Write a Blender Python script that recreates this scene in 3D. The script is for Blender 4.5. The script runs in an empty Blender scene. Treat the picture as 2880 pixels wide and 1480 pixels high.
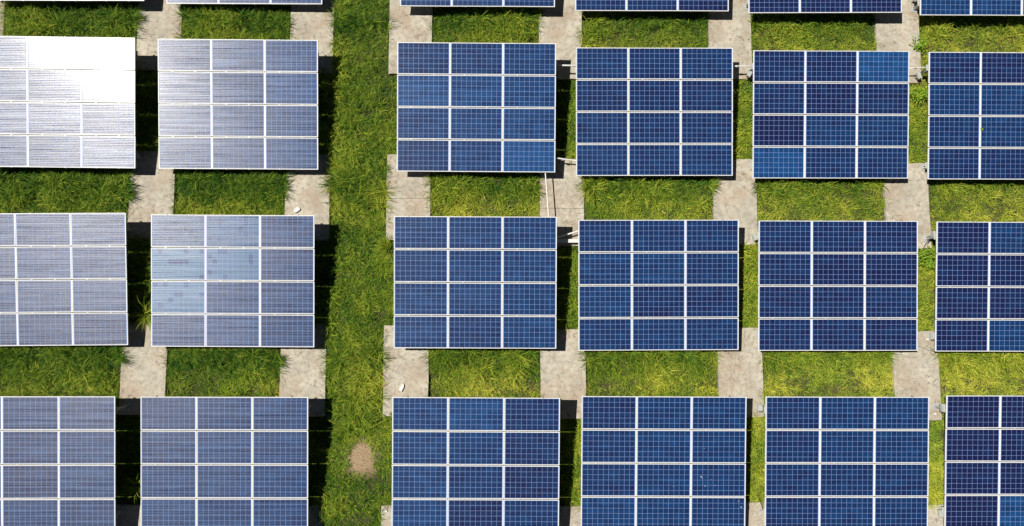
import bpy, math, random
import numpy as np
from mathutils import Matrix, Vector, Euler

random.seed(7)
rng = np.random.default_rng(11)
C = bpy.context.scene.collection
SC = bpy.context.scene

# ------------------------------------------------------------------ camera
cam = bpy.data.cameras.new("camera")
cam.sensor_width = 36.0
cam.lens = 36.0 * 1889.43 / 2880.0
cam.clip_start = 0.1
cam.clip_end = 3000
co = bpy.data.objects.new("camera", cam)
C.objects.link(co)
co.matrix_world = Matrix.Translation((0, 0, 21.2557)) @ Matrix.Rotation(0.08996, 4, 'X') @ Matrix.Rotation(-0.01485, 4, 'Y')
SC.camera = co

# ------------------------------------------------------------------ light
SUN_TO = Vector((-0.597, 0.174, 1.0)).normalized()
world = bpy.data.worlds.new("World")
SC.world = world
world.use_nodes = True
wn = world.node_tree
bg = wn.nodes["Background"]
sky = wn.nodes.new("ShaderNodeTexSky")
sky.sky_type = 'NISHITA'
sky.sun_disc = False
sky.sun_elevation = math.asin(SUN_TO.z)
sky.sun_rotation = math.atan2(SUN_TO.x, SUN_TO.y) % (2 * math.pi)
sky.altitude = 2500
sky.air_density = 0.35
sky.dust_density = 0.1
sky.ozone_density = 1.5
wn.links.new(sky.outputs[0], bg.inputs[0])
bg.inputs[1].default_value = 0.05
sl = bpy.data.lights.new("sun", 'SUN')
sl.energy = 5.0
sl.angle = math.radians(0.53)
sl.color = (1.0, 0.95, 0.87)
so = bpy.data.objects.new("sun", sl)
so.rotation_euler = SUN_TO.to_track_quat('Z', 'Y').to_euler()
so.location = (-30, 9, 50)
C.objects.link(so)
SC.view_settings.view_transform = 'Standard'
SC.view_settings.look = 'None'
SC.view_settings.exposure = 0.2
SC.view_settings.gamma = 1.0
SC.cycles.max_bounces = 5
SC.cycles.diffuse_bounces = 2
SC.cycles.glossy_bounces = 3
SC.cycles.transmission_bounces = 2

# ------------------------------------------------------------------ node helper
class NT:
    def __init__(s, name):
        s.m = bpy.data.materials.new(name)
        s.m.use_nodes = True
        s.t = s.m.node_tree
        s.t.nodes.clear()
        s.out = s.t.nodes.new("ShaderNodeOutputMaterial")

    def n(s, typ, **kw):
        nd = s.t.nodes.new(typ)
        for k, v in kw.items():
            setattr(nd, k, v)
        return nd

    def set(s, sock, v):
        if isinstance(v, bpy.types.NodeSocket):
            s.t.links.new(v, sock)
        else:
            sock.default_value = v

    def math(s, op, a, b=0.0, c=0.0, clamp=False):
        nd = s.n("ShaderNodeMath", operation=op, use_clamp=clamp)
        s.set(nd.inputs[0], a)
        s.set(nd.inputs[1], b)
        s.set(nd.inputs[2], c)
        return nd.outputs[0]

    def mix(s, f, a, b, mode='MIX'):
        nd = s.n("ShaderNodeMix", data_type='RGBA', blend_type=mode)
        s.set(nd.inputs[0], f)
        s.set(nd.inputs[6], a)
        s.set(nd.inputs[7], b)
        return nd.outputs[2]

    def coord(s, kind="Object"):
        return s.n("ShaderNodeTexCoord").outputs[kind]

    def mapping(s, vec, scale=(1, 1, 1), loc=(0, 0, 0)):
        nd = s.n("ShaderNodeMapping")
        s.set(nd.inputs[0], vec)
        nd.inputs[1].default_value = loc
        nd.inputs[3].default_value = scale
        return nd.outputs[0]

    def noise(s, vec, scale, detail=3.0, rough=0.55, w=None):
        nd = s.n("ShaderNodeTexNoise")
        if w is not None:
            nd.noise_dimensions = '4D'
            s.set(nd.inputs["W"], w)
        s.set(nd.inputs["Vector"], vec)
        nd.inputs["Scale"].default_value = scale
        nd.inputs["Detail"].default_value = detail
        nd.inputs["Roughness"].default_value = rough
        return nd.outputs[0]

    def ramp(s, f, lo, hi, a=0.0, b=1.0):
        nd = s.n("ShaderNodeMapRange", clamp=True)
        s.set(nd.inputs[0], f)
        nd.inputs[1].default_value = lo
        nd.inputs[2].default_value = hi
        nd.inputs[3].default_value = a
        nd.inputs[4].default_value = b
        return nd.outputs[0]

    def bsdf(s, **kw):
        nd = s.n("ShaderNodeBsdfPrincipled")
        for k, v in kw.items():
            s.set(nd.inputs[k.replace("_", " ")], v)
        return nd

    def done(s, shader):
        s.t.links.new(shader, s.out.inputs[0])
        return s.m


def simple(name, col, rough=0.6, metal=0.0, var=0.12, scale=9.0):
    t = NT(name)
    nz = t.noise(t.coord(), scale, 4.0)
    c = t.mix(t.ramp(nz, 0.3, 0.7), tuple(x * (1 - var) for x in col) + (1,), tuple(min(1, x * (1 + var)) for x in col) + (1,))
    b = t.bsdf(Base_Color=c, Roughness=rough, Metallic=metal)
    return t.done(b.outputs[0])


MAT = {}
MAT['frame'] = simple('frame aluminium', (0.74, 0.74, 0.72), 0.45, 0.0, 0.04, 3.0)
MAT['steel'] = simple('galvanised steel', (0.46, 0.47, 0.45), 0.5, 0.25, 0.14, 14.0)
MAT['rail'] = simple('weathered rail', (0.10, 0.08, 0.06), 0.7, 0.2, 0.2, 14.0)
MAT['white'] = simple('white plastic', (0.72, 0.72, 0.69), 0.45, 0.0, 0.04, 20.0)
MAT['box'] = simple('pale grey box', (0.40, 0.42, 0.39), 0.5, 0.0, 0.08, 30.0)
MAT['cable'] = simple('dark cable', (0.035, 0.03, 0.028), 0.7)
MAT['drop'] = simple('chalky dropping', (0.70, 0.68, 0.72), 0.8)
MAT['backsheet'] = simple('white backsheet', (0.6, 0.6, 0.6), 0.6)


def cell_material():
    t = NT('photovoltaic cells')
    oc = t.coord()
    sep = t.n("ShaderNodeSeparateXYZ")
    t.set(sep.inputs[0], oc)
    X, Y = sep.outputs[0], sep.outputs[1]
    oi = t.n("ShaderNodeObjectInfo")
    cs = t.n("ShaderNodeSeparateColor")
    t.set(cs.inputs[0], oi.outputs["Color"])
    tone, patch, rnd = cs.outputs[0], cs.outputs[1], cs.outputs[2]
    seed = t.math('MULTIPLY', oi.outputs["Random"], 80.0)
    P = 0.1578
    ux = t.math('ADD', t.math('DIVIDE', X, P), 5.0)      # 0..10
    uy = t.math('ADD', t.math('DIVIDE', Y, P), 3.0)      # 0..6
    fx, fy = t.math('FRACT', ux), t.math('FRACT', uy)
    ix, iy = t.math('FLOOR', ux), t.math('FLOOR', uy)
    # distance to nearest cell border (in metres)
    dx = t.math('MULTIPLY', t.math('MINIMUM', fx, t.math('SUBTRACT', 1.0, fx)), P)
    dy = t.math('MULTIPLY', t.math('MINIMUM', fy, t.math('SUBTRACT', 1.0, fy)), P)
    line = t.math('LESS_THAN', t.math('MINIMUM', dx, dy), 0.0030)
    inx = t.math('LESS_THAN', t.math('ABSOLUTE', X), 5 * P)
    iny = t.math('LESS_THAN', t.math('ABSOLUTE', Y), 3 * P)
    inside = t.math('MULTIPLY', inx, iny)
    line = t.math('MAXIMUM', line, t.math('SUBTRACT', 1.0, inside))
    # three busbars in every cell, running along the panel
    f3 = t.math('FRACT', t.math('MULTIPLY', fy, 3.0))
    bus = t.math('LESS_THAN', t.math('ABSOLUTE', t.math('SUBTRACT', f3, 0.5)), 0.012)
    # cell to cell variation
    cv = t.n("ShaderNodeCombineXYZ")
    t.set(cv.inputs[0], ix)
    t.set(cv.inputs[1], iy)
    t.set(cv.inputs[2], seed)
    wn_ = t.n("ShaderNodeTexWhiteNoise", noise_dimensions='3D')
    t.set(wn_.inputs[0], cv.outputs[0])
    cellr = wn_.outputs[0]
    shift = t.n("ShaderNodeCombineXYZ")
    t.set(shift.inputs[0], seed)
    t.set(shift.inputs[1], t.math('MULTIPLY', seed, 1.7))
    vs = t.n("ShaderNodeVectorMath", operation='ADD')
    t.set(vs.inputs[0], oc)
    t.set(vs.inputs[1], shift.outputs[0])
    V = vs.outputs[0]
    cloud = t.noise(V, 3.2, 3.0)
    crystal = t.noise(V, 42.0, 2.0)
    streak = t.noise(t.mapping(V, (0.30, 13.0, 1.0)), 1.0, 4.0, 0.65)
    streak2 = t.noise(t.mapping(V, (1.2, 60.0, 1.0)), 1.0, 2.0, 0.6)
    # colour
    dark = (0.0080, 0.0075, 0.048, 1)
    mid = (0.0055, 0.032, 0.112, 1)
    bright = (0.010, 0.072, 0.225, 1)
    tv = t.math('ADD', tone, t.math('MULTIPLY', t.math('SUBTRACT', cloud, 0.5), 0.85))
    tv = t.math('ADD', tv, t.math('MULTIPLY', t.math('SUBTRACT', cellr, 0.5), 0.16))
    tv = t.math('ADD', tv, t.math('MULTIPLY', t.math('SUBTRACT', streak, 0.5), 1.1))
    c = t.mix(t.ramp(tv, 0.0, 0.5), dark, mid)
    c = t.mix(t.ramp(tv, 0.5, 1.0), c, bright)
    c = t.mix(t.ramp(crystal, 0.3, 0.75, 0.0, 0.22), c, (0.010, 0.05, 0.16, 1))
    # bleached panels with a few cells that stayed blue
    odd = t.math('MULTIPLY', t.math('GREATER_THAN', cellr, 0.16), patch)
    c = t.mix(t.math('MULTIPLY', odd, 0.5), c, (0.085, 0.20, 0.30, 1))
    # silver contact fingers brighten the cell a little in streaks
    sil = t.ramp(t.math('ADD', t.math('MULTIPLY', streak, 0.65), t.math('MULTIPLY', streak2, 0.35)), 0.36, 0.66, 0.0, 1.0)
    vt = t.n('ShaderNodeVectorTransform', vector_type='VECTOR', convert_from='OBJECT', convert_to='WORLD')
    vt.inputs[0].default_value = (0, 1, 0)
    cellb = t.bsdf(Base_Color=c, Roughness=0.395, Specular_IOR_Level=t.ramp(sil, 0, 1, 0.06, 0.21))
    cellb.inputs["Coat Weight"].default_value = 1.0
    cellb.inputs["Coat Roughness"].default_value = 0.066
    cellb.inputs["Coat IOR"].default_value = 1.46
    fing = t.bsdf(Base_Color=(0.76, 0.72, 0.70, 1), Roughness=0.40, Metallic=1.0)
    m1 = t.n("ShaderNodeMixShader")
    t.set(m1.inputs[0], t.ramp(sil, 0, 1, 0.006, 0.034))
    t.t.links.new(cellb.outputs[0], m1.inputs[1])
    t.t.links.new(fing.outputs[0], m1.inputs[2])
    busb = t.bsdf(Base_Color=(0.50, 0.50, 0.50, 1), Roughness=0.40, Metallic=0.9)
    m2 = t.n("ShaderNodeMixShader")
    t.set(m2.inputs[0], bus)
    t.t.links.new(m1.outputs[0], m2.inputs[1])
    t.t.links.new(busb.outputs[0], m2.inputs[2])
    back = t.bsdf(Base_Color=(0.23, 0.34, 0.62, 1), Roughness=0.5, Specular_IOR_Level=0.2)
    m3 = t.n("ShaderNodeMixShader")
    t.set(m3.inputs[0], line)
    t.t.links.new(m2.outputs[0], m3.inputs[1])
    t.t.links.new(back.outputs[0], m3.inputs[2])
    for q in (cellb, fing, busb):
        q.inputs['Anisotropic'].default_value = 0.55
        t.t.links.new(vt.outputs[0], q.inputs['Tangent'])
    return t.done(m3.outputs[0])


MAT['cell'] = cell_material()


def concrete_material():
    t = NT('weathered concrete')
    g = t.n("ShaderNodeNewGeometry").outputs["Position"]
    a = t.noise(g, 1.3, 4.0, 0.6)
    b = t.noise(g, 7.0, 5.0, 0.65)
    d = t.noise(g, 60.0, 2.0)
    c = t.mix(t.ramp(a, 0.32, 0.68), (0.38, 0.35, 0.285, 1), (0.57, 0.53, 0.43, 1))
    c = t.mix(t.ramp(b, 0.47, 0.70, 0.0, 0.85), c, (0.27, 0.245, 0.20, 1))
    c = t.mix(t.ramp(b, 0.42, 0.22, 0.0, 0.65), c, (0.66, 0.60, 0.46, 1))
    # brown patches of rotted straw and leaf stain
    st = t.noise(t.mapping(g, (1, 1, 1), (9, 4, 0)), 0.9, 5.0, 0.7)
    c = t.mix(t.ramp(st, 0.47, 0.64, 0.0, 0.62), c, (0.36, 0.26, 0.175, 1))
    # hairline marks
    vo = t.n("ShaderNodeTexVoronoi", feature='DISTANCE_TO_EDGE')
    wv = t.n("ShaderNodeVectorMath", operation='ADD')
    t.set(wv.inputs[0], g)
    nz = t.n("ShaderNodeTexNoise")
    t.set(nz.inputs["Vector"], g)
    nz.inputs["Scale"].default_value = 3.0
    t.set(wv.inputs[1], nz.outputs["Color"])
    t.set(vo.inputs["Vector"], wv.outputs[0])
    vo.inputs["Scale"].default_value = 0.8
    crack = t.math('MULTIPLY', t.math('LESS_THAN', vo.outputs[0], 0.010), t.ramp(b, 0.4, 0.6))
    c = t.mix(t.math('MULTIPLY', crack, 0.7), c, (0.12, 0.10, 0.08, 1))
    c = t.mix(t.ramp(d, 0.3, 0.7, 0.0, 0.22), c, (0.22, 0.19, 0.15, 1))
    bp = t.n("ShaderNodeBump")
    bp.inputs["Strength"].default_value = 0.35
    bp.inputs["Distance"].default_value = 0.01
    t.set(bp.inputs["Height"], t.math('ADD', b, t.math('MULTIPLY', d, 0.5)))
    s = t.bsdf(Base_Color=c, Roughness=0.88)
    t.set(s.inputs["Normal"], bp.outputs[0])
    return t.done(s.outputs[0])


MAT['concrete'] = concrete_material()
BARE = (-4.36, -4.15)


def soil_material():
    t = NT('soil')
    g = t.n("ShaderNodeNewGeometry").outputs["Position"]
    a = t.noise(g, 1.0, 5.0, 0.6)
    b = t.noise(g, 22.0, 4.0, 0.7)
    c = t.mix(t.ramp(a, 0.35, 0.65), (0.035, 0.034, 0.011, 1), (0.08, 0.068, 0.022, 1))
    c = t.mix(t.ramp(b, 0.45, 0.7, 0.0, 0.6), c, (0.075, 0.055, 0.030, 1))
    sp = t.n("ShaderNodeVectorMath", operation='DISTANCE')
    t.set(sp.inputs[0], g)
    sp.inputs[1].default_value = (BARE[0], BARE[1], -0.1)
    d = t.math('ADD', sp.outputs["Value"], t.math('MULTIPLY', t.math('SUBTRACT', b, 0.5), 0.3))
    c = t.mix(t.ramp(d, 0.75, 0.35), c, t.mix(t.ramp(b, 0.3, 0.7), (0.17, 0.115, 0.06, 1), (0.44, 0.325, 0.20, 1)))
    bp = t.n("ShaderNodeBump")
    bp.inputs["Strength"].default_value = 0.7
    bp.inputs["Distance"].default_value = 0.03
    t.set(bp.inputs["Height"], b)
    s = t.bsdf(Base_Color=c, Roughness=0.95)
    t.set(s.inputs["Normal"], bp.outputs[0])
    return t.done(s.outputs[0])


MAT['soil'] = soil_material()


def grass_material(name, lo, mid, hi, trans=0.12):
    t = NT(name)
    at = t.n("ShaderNodeAttribute", attribute_name='tone').outputs["Fac"]
    c = t.mix(t.ramp(at, 0.0, 0.5), lo + (1,), mid + (1,))
    c = t.mix(t.ramp(at, 0.5, 1.0), c, hi + (1,))
    s = t.bsdf(Base_Color=c, Roughness=0.6, Specular_IOR_Level=0.15)
    tr = t.n("ShaderNodeBsdfTranslucent")
    t.set(tr.inputs[0], c)
    m = t.n("ShaderNodeMixShader")
    m.inputs[0].default_value = trans
    t.t.links.new(s.outputs[0], m.inputs[1])
    t.t.links.new(tr.outputs[0], m.inputs[2])
    return t.done(m.outputs[0])


MAT['grass'] = grass_material('grass blades', (0.034, 0.105, 0.012), (0.215, 0.315, 0.022), (0.60, 0.57, 0.075))
MAT['straw'] = grass_material('dry straw', (0.11, 0.07, 0.035), (0.28, 0.18, 0.09), (0.50, 0.40, 0.22), 0.1)
MAT['leaf'] = grass_material('broad leaves', (0.06, 0.16, 0.014), (0.20, 0.34, 0.024), (0.42, 0.48, 0.05))

# ------------------------------------------------------------------ mesh helpers
class MB:
    def __init__(s):
        s.v = []
        s.f = []

    def add(s, vs, fs):
        o = len(s.v)
        s.v += [tuple(v) for v in vs]
        s.f += [tuple(i + o for i in f) for f in fs]
        return s

    def box(s, c, d, M=None):
        x, y, z = c
        a, b, e = d[0] / 2, d[1] / 2, d[2] / 2
        vs = [Vector((x + i * a, y + j * b, z + k * e)) for i in (-1, 1) for j in (-1, 1) for k in (-1, 1)]
        if M is not None:
            vs = [M @ v for v in vs]
        return s.add(vs, [(0, 1, 3, 2), (4, 6, 7, 5), (0, 4, 5, 1), (2, 3, 7, 6), (0, 2, 6, 4), (1, 5, 7, 3)])

    def tube(s, pts, r, n=10):
        pts = [Vector(p) for p in pts]
        rings = []
        for i, p in enumerate(pts):
            d = (pts[min(i + 1, len(pts) - 1)] - pts[max(i - 1, 0)]).normalized()
            up = Vector((0, 0, 1)) if abs(d.z) < 0.9 else Vector((1, 0, 0))
            a = d.cross(up).normalized()
            b = d.cross(a).normalized()
            rings.append([p + (a * math.cos(k * 2 * math.pi / n) + b * math.sin(k * 2 * math.pi / n)) * r for k in range(n)])
        vs = [v for rg in rings for v in rg]
        fs = []
        for i in range(len(pts) - 1):
            for k in range(n):
                fs.append((i * n + k, i * n + (k + 1) % n, (i + 1) * n + (k + 1) % n, (i + 1) * n + k))
        fs.append(tuple(range(n)))
        fs.append(tuple((len(pts) - 1) * n + k for k in reversed(range(n))))
        return s.add(vs, fs)

    def prism(s, poly, z0, z1, M=None):
        n = len(poly)
        vs = [Vector((p[0], p[1], z0)) for p in poly] + [Vector((p[0], p[1], z1)) for p in poly]
        if M is not None:
            vs = [M @ v for v in vs]
        fs = [tuple(reversed(range(n))), tuple(n + i for i in range(n))]
        fs += [(i, (i + 1) % n, n + (i + 1) % n, n + i) for i in range(n)]
        return s.add(vs, fs)

    def mesh(s, name, mat, bevel=0.0):
        me = bpy.data.meshes.new(name)
        me.from_pydata(s.v, [], s.f)
        if bevel > 0:
            import bmesh
            bm = bmesh.new()
            bm.from_mesh(me)
            bmesh.ops.recalc_face_normals(bm, faces=bm.faces)
            bmesh.ops.bevel(bm, geom=list(bm.edges), offset=bevel, segments=2, affect='EDGES', profile=0.6)
            bm.to_mesh(me)
            bm.free()
        else:
            import bmesh
            bm = bmesh.new()
            bm.from_mesh(me)
            bmesh.ops.recalc_face_normals(bm, faces=bm.faces)
            bm.to_mesh(me)
            bm.free()
        me.materials.append(MAT[mat])
        me.update()
        return me


def link(name, me, parent=None, M=None):
    o = bpy.data.objects.new(name, me)
    C.objects.link(o)
    if parent is not None:
        o.parent = parent
    if M is not None:
        o.matrix_local = M
    return o


def tag(o, label=None, cat=None, group=None, kind=None):
    if label:
        o['label'] = label
    if cat:
        o['category'] = cat
    if group:
        o['group'] = group
    if kind:
        o['kind'] = kind
    return o


# ------------------------------------------------------------------ ground
def vnoise(x, y, scale, seed):
    """smooth value noise on numpy arrays, 0..1"""
    r = np.random.default_rng(seed)
    tab = r.random((256, 256))
    X = x * scale + 1000.3
    Y = y * scale + 1000.7
    i = np.floor(X).astype(int)
    j = np.floor(Y).astype(int)
    u = X - i
    v = Y - j
    u = u * u * (3 - 2 * u)
    v = v * v * (3 - 2 * v)
    g = lambda a, b: tab[a % 256, b % 256]
    return (g(i, j) * (1 - u) + g(i + 1, j) * u) * (1 - v) + (g(i, j + 1) * (1 - u) + g(i + 1, j + 1) * u) * v


def soil_z(x, y):
    d = np.sqrt((x - BARE[0]) ** 2 + (y - BARE[1]) ** 2)
    return -0.13 + 0.05 * (vnoise(x, y, 0.8, 5) - 0.5) + 0.02 * (vnoise(x, y, 3.1, 6) - 0.5) + 0.05 * np.exp(-(d / 0.6) ** 2)


def ground():
    xs = np.concatenate([[-1500, -300, -60, -26], np.arange(-22, 23.01, 0.25), [27, 60, 300, 1500]])
    ys = np.concatenate([[-1500, -300, -60, -16], np.arange(-12, 17.01, 0.25), [20, 60, 300, 1500]])
    X, Y = np.meshgrid(xs, ys, indexing='ij')
    Z = soil_z(X, Y)
    vs = np.stack([X, Y, Z], -1).reshape(-1, 3)
    nx, ny = len(xs), len(ys)
    fs = [(i * ny + j, (i + 1) * ny + j, (i + 1) * ny + j + 1, i * ny + j + 1) for i in range(nx - 1) for j in range(ny - 1)]
    me = bpy.data.meshes.new('ground')
    me.from_pydata([tuple(v) for v in vs], [], fs)
    me.materials.append(MAT['soil'])
    for p in me.polygons:
        p.use_smooth = True
    tag(link('ground', me), kind='structure')


ground()

# ------------------------------------------------------------------ concrete pads
PX = [(-17.57, -16.16), (-11.85, -10.44), (-6.91, -5.50), (-3.70, -2.29), (1.21, 2.62), (6.81, 8.21), (12.38, 13.81)]
PY = [(8.05, 10.90), (2.57, 5.38), (-2.90, -0.09), (-8.40, -5.56)]
PADS = {}
xname = ["at the far left edge", "between the two leftmost array columns", "bordering the left side of the grass lane",
         "bordering the right side of the grass lane", "between the third and fourth array columns",
         "between the fourth and fifth array columns", "left of the rightmost array column"]
yname = ["in the topmost strip", "below the upper full row", "below the middle row", "cut by the bottom edge"]
for j, (y0, y1) in enumerate(PY):
    for i, (x0, x1) in enumerate(PX):
        if i == 0 and j > 0:
            continue
        dx0, dx1, dy0, dy1 = [random.uniform(-0.02, 0.02) for _ in range(4)]
        # per-pad measured ends
        dyb = {(0, 1): 0.15, (0, 2): 0.05, (0, 3): 0.05, (0, 4): -0.10, (0, 5): -0.08, (0, 6): -0.2,
               (1, 1): 0.14, (1, 2): 0.07, (1, 3): 0.08, (1, 4): -0.11, (1, 5): -0.06, (1, 6): -0.18,
               (2, 1): 0.1, (2, 2): 0.04, (2, 3): 0.04, (2, 4): -0.06, (2, 5): -0.03, (2, 6): -0.14}.get((j, i), 0.0)
        dyt = {(1, 1): 0.14, (1, 2): 0.06, (1, 3): 0.05, (1, 4): -0.09, (1, 5): -0.09, (1, 6): -0.21,
               (2, 1): 0.12, (2, 2): 0.09, (2, 3): 0.04, (2, 4): -0.09, (2, 5): -0.05, (2, 6): -0.16,
               (3, 1): 0.06, (3, 3): 0.0, (3, 4): -0.05, (3, 5): 0.04, (3, 6): -0.07}.get((j, i), 0.0)
        a, b, c_, d = x0 + dx0 * .5, x1 + dx1 * .5, y0 + dyb, y1 + dyt
        PADS[(i, j)] = (a, b, c_, d)
        # slightly wavering outline with chipped corners, two pours with a joint between them
        mb = MB()
        split = c_ + (d - c_) * random.uniform(0.42, 0.58)
        for (s0, s1) in (((c_, split - 0.004), (split + 0.004, d)) if (i, j) in ((3, 1), (4, 1)) else ((c_, d),)):
            poly = []
            for (p, q) in (((a, s0), (b, s0)), ((b, s0), (b, s1)), ((b, s1), (a, s1)), ((a, s1), (a, s0))):
                for k in range(8):
                    f = k / 8
                    jx, jy = random.uniform(-0.008, 0.008), random.uniform(-0.008, 0.008)
                    if s0 < p[1] + (q[1] - p[1]) * f < s1:
                        jy = 0
                    else:
                        jx = 0
                        if abs(p[1] + (q[1] - p[1]) * f - split) < 0.02:
                            jy = 0
                    poly.append((p[0] + (q[0] - p[0]) * f + jx, p[1] + (q[1] - p[1]) * f + jy))
            mb.prism(poly, -0.30, random.uniform(-0.003, 0.003))
        o = link('concrete_pad', mb.mesh('concrete_pad', 'concrete', 0.006))
        lab = "pale concrete pad " + xname[i] + ", " + yname[j]
        if (i, j) == (2, 1):
            lab = "concrete pad left of the grass lane with a white pointed plastic scrap on it"
        if (i, j) == (3, 2):
            lab = "concrete pad with brown straw and a white notched scrap, right of the grass lane"
        if (i, j) == (4, 1):
            lab = "concrete pad crossed by the long white conduit and its thin shadow"
        if i == 0:
            lab = "overgrown concrete pad at the far left edge of the top strip"
        tag(o, lab, 'concrete pad', 'concrete footing pads between the solar arrays')

# ------------------------------------------------------------------ solar arrays
A = {
 'A0': (-13.884, 12.249, 0.738, 0.00199, -0.00043, -0.00173), 'A1': (-13.858, 6.849, 0.778, -0.01043, 0.00733, -0.00505),
 'A2': (-13.911, 1.351, 0.676, 0.00651, 0.00782, 0.00413), 'A3': (-13.915, -4.127, 0.772, -0.00322, -0.00759, -0.00303),
 'B0': (-8.263, 12.232, 0.620, 0.00013, 0.00049, -0.00420), 'B1': (-8.243, 6.834, 0.668, -0.00504, 0.01213, -0.00410),
 'B2': (-8.221, 1.307, 0.651, -0.00617, -0.00052, -0.00827), 'B3': (-8.267, -4.167, 0.665, -0.00414, -0.00567, -0.00711),
 'C0': (-0.780, 12.147, 0.706, -0.00433, -0.00019, -0.01129), 'C1': (-0.804, 6.750, 0.712, -0.00758, 0.00132, -0.01110),
 'C2': (-0.819, 1.251, 0.749, -0.00493, 0.00053, -0.01100), 'C3': (-0.778, -4.186, 0.840, -0.00817, 0.00169, -0.00443),
 'D0': (4.838, 12.047, 0.675, 0.00254, 0.00006, 0.00092), 'D1': (4.818, 6.657, 0.622, 0.00286, -0.00076, 0.00074),
 'D2': (4.841, 1.177, 0.595, 0.00222, -0.00313, 0.00142), 'D3': (4.870, -4.197, 0.630, -0.00681, -0.00248, -0.00199),
 'E0': (10.402, 11.962, 0.786, 0.00768, -0.00081, -0.00244), 'E1': (10.429, 6.583, 0.623, 0.00016, 0.00360, -0.00132),
 'E2': (10.431, 1.156, 0.588, -0.00174, -0.00967, -0.00141), 'E3': (10.444, -4.225, 0.614, -0.00446, -0.00471, -0.00383),
 'F0': (15.978, 11.903, 0.793, 0.00050, -0.00086, -0.00389), 'F1': (16.020, 6.552, 0.647, -0.00136, -0.00069, -0.00221),
 'F2': (15.954, 1.117, 0.630, -0.00369, -0.00061, -0.00185), 'F3': (15.956, -4.206, 0.594, -0.00429, 0.00106, -0.00198),
}
TILT = 0.10416
AW, AH = 4.97, 4.03
PW, PH = 1.652, 0.990
UX = [PW / 2, AW / 2, AW - PW / 2]
VY = [PH / 2 + k * 1.01333 for k in range(4)]
# tone of each panel (0 dark navy, 0.5 normal, 1 bright blue), rows top to bottom
TN = {
 'A0': "555 555 555 555", 'A1': "555 555 555 555", 'A2': "555 555 555 444", 'A3': "444 445 434 444",
 'B0': "555 555 555 555", 'B1': "556 557 556 556", 'B2': "575 885 855 555", 'B3': "445 455 555 555",
 'C0': "444 444 444 444", 'C1': "445 776 566 458", 'C2': "555 555 555 545", 'C3': "563 553 542 624",
 'D0': "333 333 333 332", 'D1': "444 333 443 444", 'D2': "444 554 533 444", 'D3': "355 455 455 655",
 'E0': "222 222 222 221", 'E1': "338 323 155 844", 'E2': "333 322 333 332", 'E3': "455 455 444 455",
 'F0': "555 555 555 665", 'F1': "322 555 455 332", 'F2': "153 222 222 163", 'F3': "111 111 111 073",
}
PATCH = {('B2', 1, 0): 1.0, ('B2', 1, 1): 0.8, ('B2', 2, 0): 0.9, ('B2', 0, 1): 0.35, ('B2', 0, 0): 0.3}
LAB = {
 'A0': "solar array of which only a thin white frame edge shows, top left corner",
 'B0': "pale blue solar array cut by the top edge, directly left of the grass lane",
 'C0': "blue solar array cut by the top edge, directly right of the grass lane",
 'D0': "dark solar array cut by the top edge, above the array fourth from the left",
 'E0': "dark navy solar array cut by the top edge, above the bright cornered one",
 'F0': "brighter blue solar array in the top right corner, cut by two picture edges",
 'A1': "solar array blown out white by sun glare, in the upper left",
 'B1': "silvery blue solar array just right of the glaring white one",
 'C1': "blue solar array right of the lane whose bottom right panel is brightest blue",
 'D1': "even dark blue solar array joined to both neighbours by thin white conduits",
 'E1': "dark solar array with bright blue panels at its top right and bottom left corners",
 'F1': "navy solar array with a green sprout on its frame, cut by the right edge",
 'A2': "pale streaky solar array, slightly skewed, below the glaring white one",
 'B2': "bleached solar array with scattered darker blue cells, left of the grass lane",
 'C2': "evenly steel blue solar array with a long conduit running to its top edge",
 'D2': "solar array touched by a flat white cable tray at its upper left",
 'E2': "evenly dark navy solar array below the bright cornered one",
 'F2': "dark solar array at the right edge with a grey box and two hanging cables",
 'A3': "streaky violet blue solar array in the bottom left corner",
 'B3': "streaky mid blue solar array at the bottom, left of the bare earth patch",
 'C3': "blue solar array at the bottom whose right column is darker, near the bare earth",
 'D3': "blue solar array at the bottom spotted with small white bird droppings",
 'E3': "clean mid blue solar array at the bottom, second from the right edge",
 'F3': "darkest purple navy solar array, in the bottom right corner",
}

# shared meshes -----------------------------------------------------
glass_me = MB().box((0, 0, -0.0065), (PW - 0.024, PH - 0.024, 0.005)).mesh('solar_panel', 'cell')
fm = MB()
FWD = 0.0225
for sx in (-1, 1):
    fm.box((sx * (PW / 2 - FWD / 2), 0, -0.0195), (FWD, PH - 0.042, 0.039))
for sy in (-1, 1):
    fm.box((0, sy * (PH / 2 - 0.0105), -0.0195), (PW, 0.021, 0.039))
frame_me = fm.mesh('panel_frame', 'frame', 0.0015)
back_me = MB().box((0, 0, -0.0125), (PW - 0.062, PH - 0.062, 0.004)).mesh('backsheet', 'backsheet')
cm = MB().box((0, 0, 0.0025), (0.042, 0.036, 0.004)).box((0, 0, 0.0075), (0.016, 0.016, 0.006)).box((0, 0, -0.02), (0.04, 0.014, 0.040))
clamp_me = cm.mesh('clamp', 'steel', 0.001)
rail_me = MB().box((0, 0, -0.0625), (0.045, AH + 0.04, 0.045)).mesh('rail', 'rail', 0.003)
bmb = MB()
bmb.box((0, 0, -0.094), (AW - 0.14, 0.07, 0.008)).box((0, 0.031, -0.128), (AW - 0.14, 0.008, 0.06)).box((0, 0, -0.162), (AW - 0.14, 0.07, 0.008))
beam_me = bmb.mesh('crossbeam', 'steel', 0.001)
plate_me = MB().box((0, 0, 0), (0.20, 0.20, 0.012)).box((0.03, 0.04, 0.012), (0.03, 0.03, 0.014)).box((-0.05, -0.05, 0.012), (0.03, 0.03, 0.014)).mesh('bracket_plate', 'box', 0.002)
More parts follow.
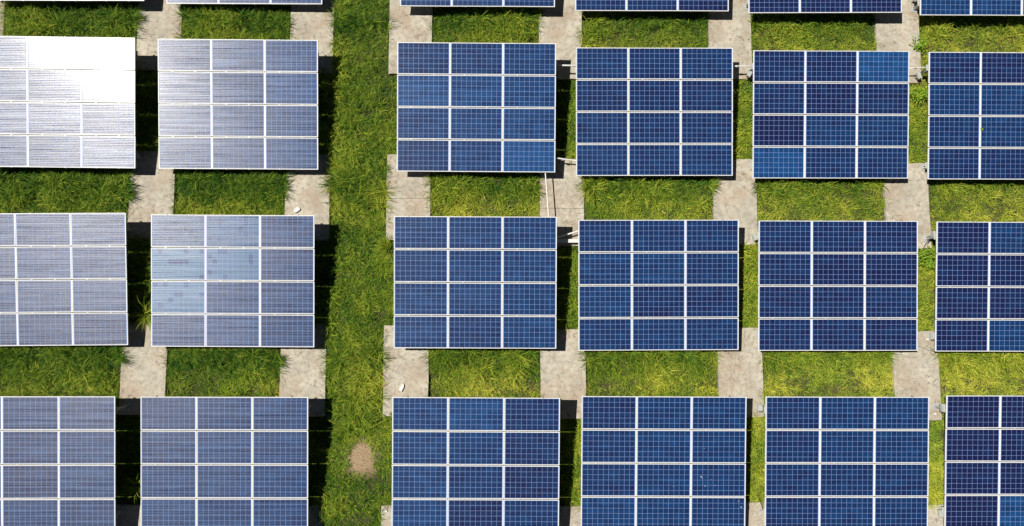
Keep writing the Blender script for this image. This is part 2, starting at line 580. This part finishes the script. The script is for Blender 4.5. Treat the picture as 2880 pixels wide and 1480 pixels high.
foot_me = MB().box((0, 0, 0.0095), (0.22, 0.22, 0.011)).box((.08, .08, .02), (.03, .03, .016)).box((-.08, .08, .02), (.03, .03, .016)).box((.08, -.08, .02), (.03, .03, .016)).box((-.08, -.08, .02), (.03, .03, .016)).mesh('base_plate', 'steel', 0.002)
spot_me = MB().tube([(0, 0, 0), (0, 0, 0.0015)], 0.5, 9).mesh('bird_dropping', 'drop')

ARR = {}
for key, (ax, ay, az, yaw, dt, rl) in A.items():
    root = bpy.data.objects.new('solar_array', None)
    root.empty_display_size = 0.5
    C.objects.link(root)
    root.location = (ax, ay, 0)
    root.rotation_euler = (0, 0, yaw)
    tag(root, LAB[key], 'solar array', 'solar arrays of twelve panels set out in rows')
    T = Matrix.Translation((0, 0, az)) @ Matrix.Rotation(rl, 4, 'Y') @ Matrix.Rotation(TILT + dt, 4, 'X')
    rows = TN[key].split()
    for r in range(4):
        for c in range(3):
            ta = random.gauss(0, 0.0035)
            tb = random.gauss(0, 0.0035)
            M = T @ Matrix.Translation((UX[c] - AW / 2, AH / 2 - VY[r], 0)) @ Matrix.Rotation(ta, 4, 'X') @ Matrix.Rotation(tb, 4, 'Y')
            p = link('solar_panel', glass_me, root, M)
            tn = int(rows[r][c]) / 10.0 - {'D': 0.05, 'E': 0.08, 'F': 0.08}.get(key[0], 0.0) * (int(rows[r][c]) < 7) + random.uniform(-0.04, 0.04)
            p.color = (max(0, tn), PATCH.get((key, r, c), 0.0), random.random(), 1)
            if tn > 0.72 and key not in 'B2':
                p['label'] = 'brighter blue panel'
            if (key, r, c) in PATCH and PATCH[(key, r, c)] > 0.5:
                p['label'] = 'bleached panel with scattered darker cells'
            link('panel_frame', frame_me, p)
            link('backsheet', back_me, p)
            if key == 'D3' and (r, c) in ((2, 2), (3, 2), (1, 2), (2, 1)):
                spots = {(2, 2): [(-0.52, 0.10, 0.035), (-0.49, 0.06, 0.02), (-0.40, -0.18, 0.03), (-0.1, -0.16, 0.022), (-0.22, 0.02, 0.012)],
                         (3, 2): [(0.62, 0.38, 0.026), (0.70, 0.20, 0.032)], (1, 2): [(-0.44, -0.05, 0.016)],
                         (2, 1): [(0.3, -0.2, 0.02)]}[(r, c)]
                for (qx, qy, qr) in spots:
                    link('bird_dropping', spot_me, p, Matrix.Translation((qx, qy, -0.0038)) @ Matrix.Diagonal((qr, qr * random.uniform(.6, 1), 1, 1)))
    for jn in range(5):
        v = [0.010, 1.0017, 2.015, 3.0283, AH - 0.010][jn]
        for c in range(3):
            for fu in (0.275, 0.70):
                u = UX[c] - PW / 2 + PW * fu
                link('clamp', clamp_me, root, T @ Matrix.Translation((u - AW / 2, AH / 2 - v, 0)))
    for c in range(3):
        for fu in (0.275, 0.70):
            link('rail', rail_me, root, T @ Matrix.Translation((UX[c] - PW / 2 + PW * fu - AW / 2, 0, 0)))
    for v in (0.45, 3.57):
        link('crossbeam', beam_me, root, T @ Matrix.Translation((0, AH / 2 - v, 0)))
        for u in (0.17, AW - 0.17):
            top = T @ Vector((u - AW / 2, AH / 2 - v, -0.19))
            h = top.z
            pm = MB()
            pm.box((0, 0.033, h / 2), (0.09, 0.007, h)).box((0, -0.033, h / 2), (0.09, 0.007, h)).box((0, 0, h / 2), (0.007, 0.059, h))
            po = link('post', pm.mesh('post', 'steel', 0.0), root, Matrix.Translation((top.x, top.y, 0.003)))
            link('base_plate', foot_me, po)
            link('bracket_plate', plate_me, root, Matrix.Translation((top.x + (-0.05 if u < 1 else 0.05), top.y, h + 0.008)))
            # diagonal brace from the post up to the beam
            br = MB()
            sg = 1 if u < 1 else -1
            br.tube([(top.x + sg * 0.05, top.y, h * 0.30), (top.x + sg * 0.62, top.y, h - 0.02)], 0.014, 8)
            link('brace', br.mesh('brace', 'steel'), root)
    ARR[key] = (root, T)

# ------------------------------------------------------------------ conduits, trays, boxes, cables
def pipe(pts, r, label, mat='white', name='conduit_pipe', cat='conduit', couplers=(), group=None):
    ct = Vector(pts[0])
    o = link(name, MB().tube([Vector(p) - ct for p in pts], r, 12).mesh(name, mat))
    o.location = ct
    for f in couplers:
        a, b = Vector(pts[0]), Vector(pts[-1])
        m = a.lerp(b, f)
        d = (b - a).normalized()
        link('coupler', MB().tube([m - d * 0.04 - ct, m + d * 0.04 - ct], r * 1.35, 12).mesh('coupler', 'box'), o)
    for p in o.data.polygons:
        p.use_smooth = True
    tag(o, label, cat, group)
    return o


G = 'white conduits strung between neighbouring arrays'
pipe([(1.2, 8.22, .49), (2.9, 8.19, .49)], 0.027, "thick white conduit bridging the upper gap between the third and fourth arrays", couplers=(0.3,), group=G)
pipe([(6.6, 8.21, .49), (8.6, 8.20, .48)], 0.026, "white conduit bridging the gap between the fourth and fifth arrays", couplers=(0.48,), group=G)
pipe([(12.5, 8.14, .47), (14.1, 8.22, .48)], 0.022, "white conduit reaching the grey post of the array with the sprout", couplers=(0.5,), group=G)
pipe([(1.2, 5.245, .44), (1.66, 5.22, .42), (2.36, 5.14, .36), (2.8, 5.08, .30)], 0.023, "slightly slanting low white conduit beside the array with the brightest corner panel", couplers=(0.45,), group=G)
pipe([(1.34, 5.25, .44), (1.36, 4.8, .45), (1.46, 3.33, .45), (1.50, 2.8, .44)], 0.018, "long white conduit crossing a concrete pad down to the centre array", couplers=(0.2, 0.75), group=G)
pipe([(1.2, 2.55, .25), (1.71, 2.69, .26), (2.39, 2.90, .27), (2.9, 3.03, .28)], 0.026, "oblique white conduit above the cable tray, beside the centre array", group=G)
tr = MB().box((0, 0, 0), (1.9, 0.10, 0.006)).box((0, 0.053, 0.018), (1.9, 0.006, 0.042)).box((0, -0.053, 0.018), (1.9, 0.006, 0.042))
tr.box((0, 0, 0.036), (1.9, 0.096, 0.004))
for k in (-0.75, 0.75):
    tr.box((k, 0, -0.10), (0.03, 0.03, 0.19))
o = link('cable_tray', tr.mesh('cable_tray', 'white', 0.001))
o.location = (2.05, 2.60, 0.19)
tag(o, "flat white cable tray bridging the gap between the centre array and its right neighbour", 'cable tray')


def jbox(x, y, z, label, size=(0.16, 0.22, 0.11), rz=0.0, post=True):
    r = bpy.data.objects.new('junction_box', None)
    C.objects.link(r)
    r.location = (x, y, 0)
    r.rotation_euler = (0, 0, rz)
    tag(r, label, 'junction box', 'grey junction boxes beside the array posts')
    link('housing', MB().box((0, 0, z), size).mesh('housing', 'box', 0.006), r)
    link('lid', MB().box((0, 0, z + size[2] / 2 + 0.006), (size[0] * .92, size[1] * .92, 0.010)).mesh('lid', 'box', 0.003), r)
    for q in (-0.25, 0.25):
        link('cable_gland', MB().tube([(size[0] * q, -size[1] / 2 - 0.03, z), (size[0] * q, -size[1] / 2, z)], 0.014, 8).mesh('cable_gland', 'cable'), r)
    if post:
        link('stand', MB().box((0, 0, z / 2 - 0.02), (0.05, 0.05, z - 0.04)).mesh('stand', 'steel', 0.002), r)
    return r


jbox(13.66, 2.78, 0.42, "pale grey junction box with two hanging cables beside the middle row's rightmost array")
jbox(13.57, 8.02, 0.22, "grey junction box by the post of the array with the sprout", (0.11, 0.22, 0.08), 0.3)
jbox(13.60, -2.60, 0.42, "grey junction box beside the dark purple array in the bottom right", (0.14, 0.24, 0.10))
jbox(8.03, 8.06, 0.20, "small grey junction box left of the array with bright corner panels", (0.12, 0.22, 0.10), -0.5)
jbox(13.60, 10.62, 0.30, "grey junction box left of the brighter array in the top right corner", (0.14, 0.24, 0.10), 0.1)
jbox(13.60, -0.42, 0.12, "low grey junction box on the pad below the array with hanging cables", (0.14, 0.22, 0.08))
jbox(13.53, -5.85, 0.12, "low grey junction box at the bottom edge by the dark purple array", (0.14, 0.22, 0.08))
jbox(8.03, 2.72, 0.20, "small grey junction box left of the evenly dark navy array", (0.12, 0.2, 0.09), 0.3)
jbox(8.03, -2.62, 0.14, "small grey junction box left of the clean mid blue array", (0.14, 0.2, 0.08))


def cable(pts, label, r=0.008, group=None):
    P = [Vector(p) for p in pts]
    out = []
    for i in range(len(P) - 1):
        p0, p1, p2, p3 = P[max(i - 1, 0)], P[i], P[i + 1], P[min(i + 2, len(P) - 1)]
        for k in range(6):
            f = k / 6
            out.append(0.5 * ((2 * p1) + (-p0 + p2) * f + (2 * p0 - 5 * p1 + 4 * p2 - p3) * f * f + (-p0 + 3 * p1 - 3 * p2 + p3) * f ** 3))
    out.append(P[-1])
    return pipe(out, r, label, 'cable', 'cable', 'cable', group=group)


GC = 'dark cables hanging by the arrays'
cable([(13.58, 2.68, .30), (13.545, 2.60, .22), (13.54, 2.50, .1), (13.53, 2.38, .012), (13.52, 2.2, -.05)], "left one of two dark cables hanging from the box near a leafy weed", group=GC)
cable([(13.61, 2.68, .30), (13.59, 2.60, .2), (13.62, 2.48, .1), (13.68, 2.36, .03), (13.74, 2.2, -.05)], "right, more curved one of two dark cables hanging from the box near a leafy weed", group=GC)
cable([(7.93, -5.2, -.02), (7.96, -5.45, .03), (8.0, -5.62, .12), (8.04, -5.75, .10), (8.2, -5.75, .1)], "dark cable curving onto the pad beside the clean mid blue array at the bottom", group=GC)
cable([(13.2, -0.72, .012), (13.4, -0.80, .012), (13.6, -0.88, .012), (14.0, -1.0, .012)], "thin cable lying slanted on the pad below the array with hanging cables", 0.005, group=GC)

# two white scraps and small marker blocks on the pads
def scrap(poly, loc, rz, h, label, name='plastic_scrap', cat='scrap'):
    o = link(name, MB().prism(poly, 0, h).mesh(name, 'white', 0.004))
    o.location = loc
    o.rotation_euler = (0.03, 0.05, rz)
    tag(o, label, cat)


scrap([(-0.11, -0.012), (-0.085, 0.03), (-0.02, 0.062), (0.07, 0.066), (0.10, 0.05), (0.105, -0.04), (0.05, -0.055), (-0.05, -0.045)],
      (-6.52, 3.60, 0.012), math.radians(40), 0.05, "white pointed plastic scrap lying on a concrete pad left of the grass lane")
scrap([(-0.11, -0.05), (0.06, -0.05), (0.085, -0.02), (0.12, -0.02), (0.125, 0.025), (0.09, 0.04), (-0.11, 0.05)],
      (-3.12, -1.98, 0.012), math.radians(62), 0.05, "white notched plastic scrap on straw covered concrete right of the grass lane")
for (x, y, l) in ((13.60, -2.84, "small white marker block on the corner of the pad near the dark purple array"),
                  (-3.54, -5.72, "small white marker block on the bottom pad right of the grass lane"),
                  (13.49, -0.52, "small white marker block beside a low grey junction box")):
    o = link('marker_block', MB().prism([(-.03, -.027), (.028, -.03), (.031, .026), (-.027, .031)], 0, 0.035).mesh('marker_block', 'white', 0.004))
    o.location = (x, y, 0.004)
    tag(o, l, 'marker block', 'small white blocks on the pads')

# ------------------------------------------------------------------ grass
def blades_mesh(name, root, az, L, W, bend0, bend1, tone, mat, lift=None):
    """root (n,3); every blade is 3 quads along a bending spine"""
    n = len(root)
    ts = [0.0, 0.38, 0.72, 1.0]
    ws = [0.8, 1.0, 0.7, 0.08]
    pos = np.zeros((n, 4, 3))
    h = np.zeros(n)
    d = np.zeros(n)
    for k in range(4):
        if k:
            tm = (ts[k] + ts[k - 1]) / 2
            ph = bend0 + (bend1 - bend0) * tm
            dl = L * (ts[k] - ts[k - 1])
            h = h + np.cos(ph) * dl
            d = d + np.sin(ph) * dl
        pos[:, k, 0] = root[:, 0] + np.cos(az) * d
        pos[:, k, 1] = root[:, 1] + np.sin(az) * d
        pos[:, k, 2] = root[:, 2] + h
    tw = rng.normal(0, 0.5, n)
    side = np.stack([-np.sin(az) * np.cos(tw), np.cos(az) * np.cos(tw), np.sin(tw)], -1)
    V = np.zeros((n, 8, 3))
    for k in range(4):
        V[:, 2 * k] = pos[:, k] - side * (W * ws[k] / 2)[:, None]
        V[:, 2 * k + 1] = pos[:, k] + side * (W * ws[k] / 2)[:, None]
    base = (np.arange(n) * 8)[:, None, None]
    q = np.array([[0, 1, 3, 2], [2, 3, 5, 4], [4, 5, 7, 6]])[None]
    F = (base + q).reshape(-1)
    return quad_mesh(name, V.reshape(-1, 3), F, np.repeat(tone, 3), mat)


def quad_mesh(name, V, F, tone, mat):
    me = bpy.data.meshes.new(name)
    nf = len(F) // 4
    me.vertices.add(len(V))
    me.vertices.foreach_set('co', V.astype(np.float32).ravel())
    me.loops.add(len(F))
    me.loops.foreach_set('vertex_index', F.astype(np.int32))
    me.polygons.add(nf)
    me.polygons.foreach_set('loop_start', np.arange(0, nf * 4, 4, dtype=np.int32))
    try:
        me.polygons.foreach_set('loop_total', np.full(nf, 4, dtype=np.int32))
    except Exception:
        pass
    me.update(calc_edges=True)
    at = me.attributes.new('tone', 'FLOAT', 'FACE')
    at.data.foreach_set('value', np.clip(tone, 0, 1).astype(np.float32))
    me.materials.append(MAT[mat])
    return me


def in_pads(x, y, m=0.0):
    r = np.zeros(len(x), bool)
    for (a, b, c, d) in PADS.values():
        r |= (x > a - m) & (x < b + m) & (y > c - m) & (y < d + m)
    return r


ACX = [-13.9, -8.25, -0.8, 4.83, 10.43, 15.97]
ACY = [12.1, 6.7, 1.2, -4.2]


def covered(x, y, s):
    """inside the footprint of an array shrunk by s"""
    r = np.zeros(len(x), bool)
    for cx in ACX:
        for cy in ACY:
            r |= (np.abs(x - cx) < AW / 2 - s) & (np.abs(y - cy) < AH / 2 - s)
    return r


def rowpos(y):
    """0 at the lower (south) end of a strip between rows, 1 at its upper end"""
    out = np.full(len(y), 0.5)
    for k in range(4):
        top = ACY[k] - AH / 2
        bot = ACY[k + 1] + AH / 2 if k < 3 else top - 1.4
        m = (y < top) & (y > bot)
        out[m] = (y[m] - bot) / (top - bot)
    return out


def field(x, y):
    """tall (0..1) and yellow (0..1) character of the sward"""
    n1 = vnoise(x, y, 0.55, 21)
    n2 = vnoise(x, y, 1.7, 22)
    n3 = vnoise(x, y, 4.0, 23)
    lane = ((x > -5.5) & (x < -3.7)).astype(float)
    strip = np.zeros(len(x))
    for cy0, cy1 in zip(ACY[:-1], ACY[1:]):
        strip = np.maximum(strip, ((y < cy0 - AH / 2) & (y > cy1 + AH / 2)).astype(float))
    rp = rowpos(y)
    left = np.clip((-x + 4) / 18, 0, 1)
    right = np.clip((x - 2) / 14, 0, 1)
    tall = 0.30 + 0.50 * (n1 - 0.5) + 0.45 * (n2 - 0.5) + 0.18 * left - 0.16 * right + strip * (rp - 0.40) * 0.9 + lane * 0.06
    yel = 0.40 + 0.65 * (n2 - 0.5) + 0.55 * (n1 - 0.5) + 0.12 * (n3 - 0.5) + 0.30 * right - 0.16 * left - strip * (rp - 0.5) * 0.45
    mids = np.exp(-((x + 0.6) / 1.8) ** 2 - ((y - 3.2) / 1.0) ** 2) + 0.7 * np.exp(-((x + 0.6) / 1.6) ** 2 - ((y + 2.3) / 0.9) ** 2)
    tall = tall - 0.22 * mids
    yel = yel + 0.30 * mids
    return np.clip(tall, 0, 1), np.clip(yel, 0, 1), n3


X0, X1, Y0, Y1 = -18.2, 19.2, -7.4, 11.6


def scatter(dens, under=0.07, shrink=0.75, padm=0.0):
    n = int(dens * (X1 - X0) * (Y1 - Y0))
    x = rng.uniform(X0, X1, n)
    y = rng.uniform(Y0, Y1, n)
    keep = ~in_pads(x + 0.10 * (vnoise(x, y, 5.0, 91) - 0.5), y + 0.08 * (vnoise(x, y, 5.0, 92) - 0.5), padm)
    keep &= ~(covered(x, y, shrink) & (rng.random(n) > under))
    d = np.sqrt((x - BARE[0]) ** 2 + ((y - BARE[1]) * 0.9) ** 2) + 0.85 * (vnoise(x, y, 2.1, 31) - 0.5) + 0.25 * (vnoise(x, y, 7.0, 32) - 0.5) + 0.09 * rng.normal(0, 1, n)
    keep &= d > 0.33
    x, y = x[keep], y[keep]
    return x, y


def grass():
    V = []
    F = []
    T = []
    # low thick sward
    x, y = scatter(1200, padm=-0.045)
    tall, yel, n3 = field(x, y)
    n = len(x)
    keep = rng.random(n) < np.clip(0.35 + 1.1 * (vnoise(x, y, 4.6, 72) * 0.6 + vnoise(x, y, 9.0, 73) * 0.4), 0, 1)
    x, y, tall, yel = x[keep], y[keep], tall[keep], yel[keep]
    n = len(x)
    root = np.stack([x, y, soil_z(x, y) - 0.01], -1)
    az = rng.uniform(0, 2 * np.pi, n)
    cl = vnoise(x, y, 4.6, 72) * 0.6 + vnoise(x, y, 9.0, 73) * 0.4
    L = (0.09 + 0.13 * rng.random(n) + 0.18 * tall * rng.random(n)) * (0.10 + 1.85 * cl)
    db = np.hypot(x - BARE[0], y - BARE[1])
    L *= np.clip((db - 0.15) / 0.7, 0.3, 1)
    W = rng.uniform(0.008, 0.017, n)
    tone = 0.10 + 0.72 * yel + 0.55 * (cl - 0.5) + 0.2 * (vnoise(x, y, 6.0, 71) - 0.5) + rng.normal(0, 0.22, n)
    m1 = blades_mesh('grass', root, az, L, W, rng.uniform(0.2, 1.1, n), rng.uniform(1.1, 1.9, n), tone, 'grass')
    # tall arching blades, in tussocks
    x, y = scatter(30, 0.10, 0.6)
    tall, yel, n3 = field(x, y)
    keep = (rng.random(len(x)) < np.clip(tall * 1.9 - 0.22, 0.03, 1)) & (np.hypot(x - BARE[0], y - BARE[1]) > 0.85)
    x, y, tall, yel = x[keep], y[keep], tall[keep], yel[keep]
    cnt = rng.integers(12, 34, len(x))
    idx = np.repeat(np.arange(len(x)), cnt)
    n = len(idx)
    rx = x[idx] + rng.normal(0, 0.035, n)
    ry = y[idx] + rng.normal(0, 0.035, n)
    tone0 = 0
    prefer = vnoise(x, y, 0.9, 44) * 2 * np.pi * 2
    az = np.where(rng.random(n) < 0.30, prefer[idx] + rng.normal(0, 0.7, n), rng.uniform(0, 2 * np.pi, n))
    L = (0.18 + 0.43 * tall[idx]) * rng.uniform(0.6, 1.25, n)
    W = rng.uniform(0.009, 0.021, n)
    tone = 0.06 + 0.62 * yel[idx] + 0.10 * rng.normal(0, 1, len(x))[idx] + rng.normal(0, 0.22, n)
    root = np.stack([rx, ry, soil_z(rx, ry) - 0.01], -1)
    ok = ~in_pads(rx, ry)
    m2 = blades_mesh('grass', root[ok], az[ok], L[ok], W[ok], rng.uniform(0.05, 0.45, n)[ok], rng.uniform(1.0, 2.2, n)[ok], tone[ok], 'grass')
    return m1, m2


m1, m2 = grass()
tag(link('grass', m1), "short dense yellow green grass filling the ground between pads and arrays", 'grass', kind='stuff')
tag(link('tall_grass', m2), "long arching grass blades standing in tussocks over the short grass", 'grass', kind='stuff')


# small leaved ground cover: strips on the right and low creeping leaves everywhere
def leaves_mesh(name, P, S, tone, mat, tilt=0.55):
    n = len(P)
    az = rng.uniform(0, 2 * np.pi, n)
    e = rng.normal(0, tilt, n)
    f = rng.normal(0, tilt, n)
    a = np.stack([np.cos(az) * np.cos(e), np.sin(az) * np.cos(e), np.sin(e)], -1) * (S / 2)[:, None]
    b = np.stack([-np.sin(az) * np.cos(f), np.cos(az) * np.cos(f), np.sin(f)], -1) * (S * 0.28)[:, None]
    V = np.stack([P - a, P + b - a * 0.1, P + a, P - b - a * 0.1], 1).reshape(-1, 3)
    return quad_mesh(name, V, np.arange(n * 4), tone, mat)


x, y = scatter(900, 0.05, 0.8)
n = len(x)
nz = vnoise(x, y, 1.1, 51)
rightstrip = ((x > 7.6) & (x < 8.3)) | ((x > 12.9) & (x < 13.75)) | ((x > 2.0) & (x < 2.6))
keep = rng.random(n) < np.where(rightstrip, 1.0, np.clip((nz - 0.45) * 2.2, 0.04, 0.8))
x, y = x[keep], y[keep]
n = len(x)
tall, yel, n3 = field(x, y)
P = np.stack([x, y, soil_z(x, y) + 0.02 + rng.random(n) * (0.06 + 0.10 * vnoise(x, y, 2.2, 52))], -1)
gc = leaves_mesh('ground_cover', P, rng.uniform(0.025, 0.06, n), 0.25 + 0.5 * yel + rng.normal(0, 0.16, n), 'leaf')
tag(link('ground_cover', gc), "small creeping leaves woven through the grass", 'ground cover', kind='stuff')

# dry straw lying on the pads and in the grass
xs, ys, zs = [], [], []
for (i, j), (a, b, c, d) in PADS.items():
    m = 900
    x = rng.uniform(a, b, m)
    y = rng.uniform(c, d, m)
    edge = np.minimum(np.minimum(x - a, b - x), 0.5)
    w = np.clip(vnoise(x, y, 1.3, 61) * 1.7 - 0.60, 0, 1) + 0.55 * np.exp(-edge / 0.10)
    if (i, j) == (3, 2):
        w = np.clip(np.exp(-((x + 3.35) ** 2 + (y + 1.95) ** 2) / 0.12) * 1.3, 0.02, 1)
    k = rng.random(m) < w * 0.55
    xs.append(x[k]); ys.append(y[k]); zs.append(np.full(k.sum(), 0.008))
x, y = scatter(160, 0.0, 0.3)
k = rng.random(len(x)) < np.clip((vnoise(x, y, 0.9, 81) * 0.6 + vnoise(x, y, 2.6, 82) * 0.4 - 0.55) * 3.2, 0.04, 0.9)
x, y = x[k], y[k]
xs.append(x); ys.append(y); zs.append(soil_z(x, y) + 0.10)
x, y = np.concatenate(xs), np.concatenate(ys)
n = len(x)
root = np.stack([x, y, np.concatenate(zs)], -1)
m3 = blades_mesh('dry_straw', root, rng.uniform(0, 6.28, n), rng.uniform(0.05, 0.24, n), rng.uniform(0.002, 0.005, n),
                 rng.uniform(1.40, 1.52, n), rng.uniform(1.52, 1.62, n), rng.uniform(0, 1, n), 'straw')
tag(link('dry_straw', m3), "thin dry straws scattered over the concrete pads and grass", 'straw', kind='stuff')


# individual tufts and leafy weeds that stand alone
def tuft(x, y, n, L, label, tone=0.55, z=None, az0=None):
    r = np.random.default_rng(int(abs(x * 100 + y * 10)))
    root = np.stack([r.normal(0, 0.04, n), r.normal(0, 0.04, n), np.zeros(n)], -1)
    az = r.uniform(0, 6.28, n) if az0 is None else az0 + r.normal(0, 0.8, n)
    me = blades_mesh('grass_tuft', root, az, L * r.uniform(0.55, 1.15, n), r.uniform(0.010, 0.018, n), r.uniform(0.1, 0.4, n),
                     r.uniform(1.1, 2.2, n), tone + r.normal(0, 0.15, n), 'grass')
    o = link('grass_tuft', me)
    o.location = (x, y, (float(soil_z(np.array([x]), np.array([y]))[0]) if z is None else z))
    tag(o, label, 'grass tuft', 'grass tufts standing apart')


tuft(-11.15, 0.30, 60, 0.75, "green tuft in the dark gap left of the bleached array", 0.55)
tuft(-11.20, -4.95, 45, 0.6, "green tuft in the dark gap between the two bottom left arrays", 0.5)
tuft(2.05, 0.10, 40, 0.5, "dark tuft in the shaded gap right of the centre array", 0.3)
tuft(-3.62, 2.42, 150, 0.55, "pale arching tuft at the corner of the pad left of the centre array", 0.52, az0=2.6)
tuft(-11.95, 4.05, 90, 0.6, "dark tuft spilling over the left edge of the pad below the glaring array", 0.15, az0=0.2)
tuft(-11.98, -1.05, 100, 0.65, "dark tuft spilling over the pad left of the strip above the bottom row", 0.1, az0=0.2)
tuft(-7.00, -1.15, 70, 0.5, "tuft fanning right over the pad at the lower left of the grass lane", 0.2, az0=0.0)
tuft(-7.02, 4.35, 50, 0.42, "small tuft fanning over the pad that carries the pointed white scrap", 0.2, az0=0.0)
tuft(-11.98, 9.9, 80, 0.55, "tuft leaning over the pad in the top strip right of the glaring array", 0.2, az0=0.0)
tuft(6.70, 4.45, 80, 0.5, "tuft leaning over the pad below the array joined by thin conduits", 0.4, az0=0.0)


def weed(x, y, label, n, r):
    g = np.random.default_rng(int(abs(x * 50 + y * 7)))
    root = bpy.data.objects.new('leafy_weed', None)
    C.objects.link(root)
    root.location = (x, y, -0.13)
    tag(root, label, 'weed', 'leafy weeds in the gap by the right edge')
    st = MB()
    tips = []
    for k in range(14):
        a = g.uniform(0, 6.28)
        q = r * math.sqrt(g.random())
        h = g.uniform(0.18, 0.36)
        tip = (math.cos(a) * q, math.sin(a) * q, h)
        st.tube([(0, 0, 0), (tip[0] * .4, tip[1] * .4, h * .7), tip], 0.005, 6)
        tips.append(tip)
    link('stem', st.mesh('stem', 'leaf'), root)
    tips = np.array(tips)
    P = tips[g.integers(0, 14, n)] + g.normal(0, 1, (n, 3)) * np.array([0.07, 0.07, 0.04])
    link('foliage', leaves_mesh('foliage', P, g.uniform(0.05, 0.10, n), 0.45 + g.normal(0, 0.2, n), 'leaf', 0.4), root)


weed(13.62, 7.45, "bright green leafy weed at the foot of the pad beside the array with the sprout", 260, 0.26)
weed(13.55, 2.02, "bright green leafy weed below the two hanging cables", 300, 0.30)
weed(13.72, 9.1, "yellow green leafy weed creeping over the right side of the topmost right pad", 160, 0.2)

# sprout on the panel joint
root, T = ARR['F1']
wp = Matrix.Translation(root.location) @ T @ Vector((PW + 0.035 - AW / 2, AH / 2 - 2.43, 0.0))
ang = np.linspace(0, 6.28, 8)[:-1]
me = blades_mesh('sprout', np.zeros((7, 3)), ang, np.full(7, 0.075), np.full(7, 0.028), np.full(7, 0.5), np.full(7, 1.5), np.linspace(0.2, 0.8, 7), 'leaf')
o = link('sprout', me)
o.location = wp
tag(o, "tiny green sprout on the frame joint of the upper right array", 'sprout')
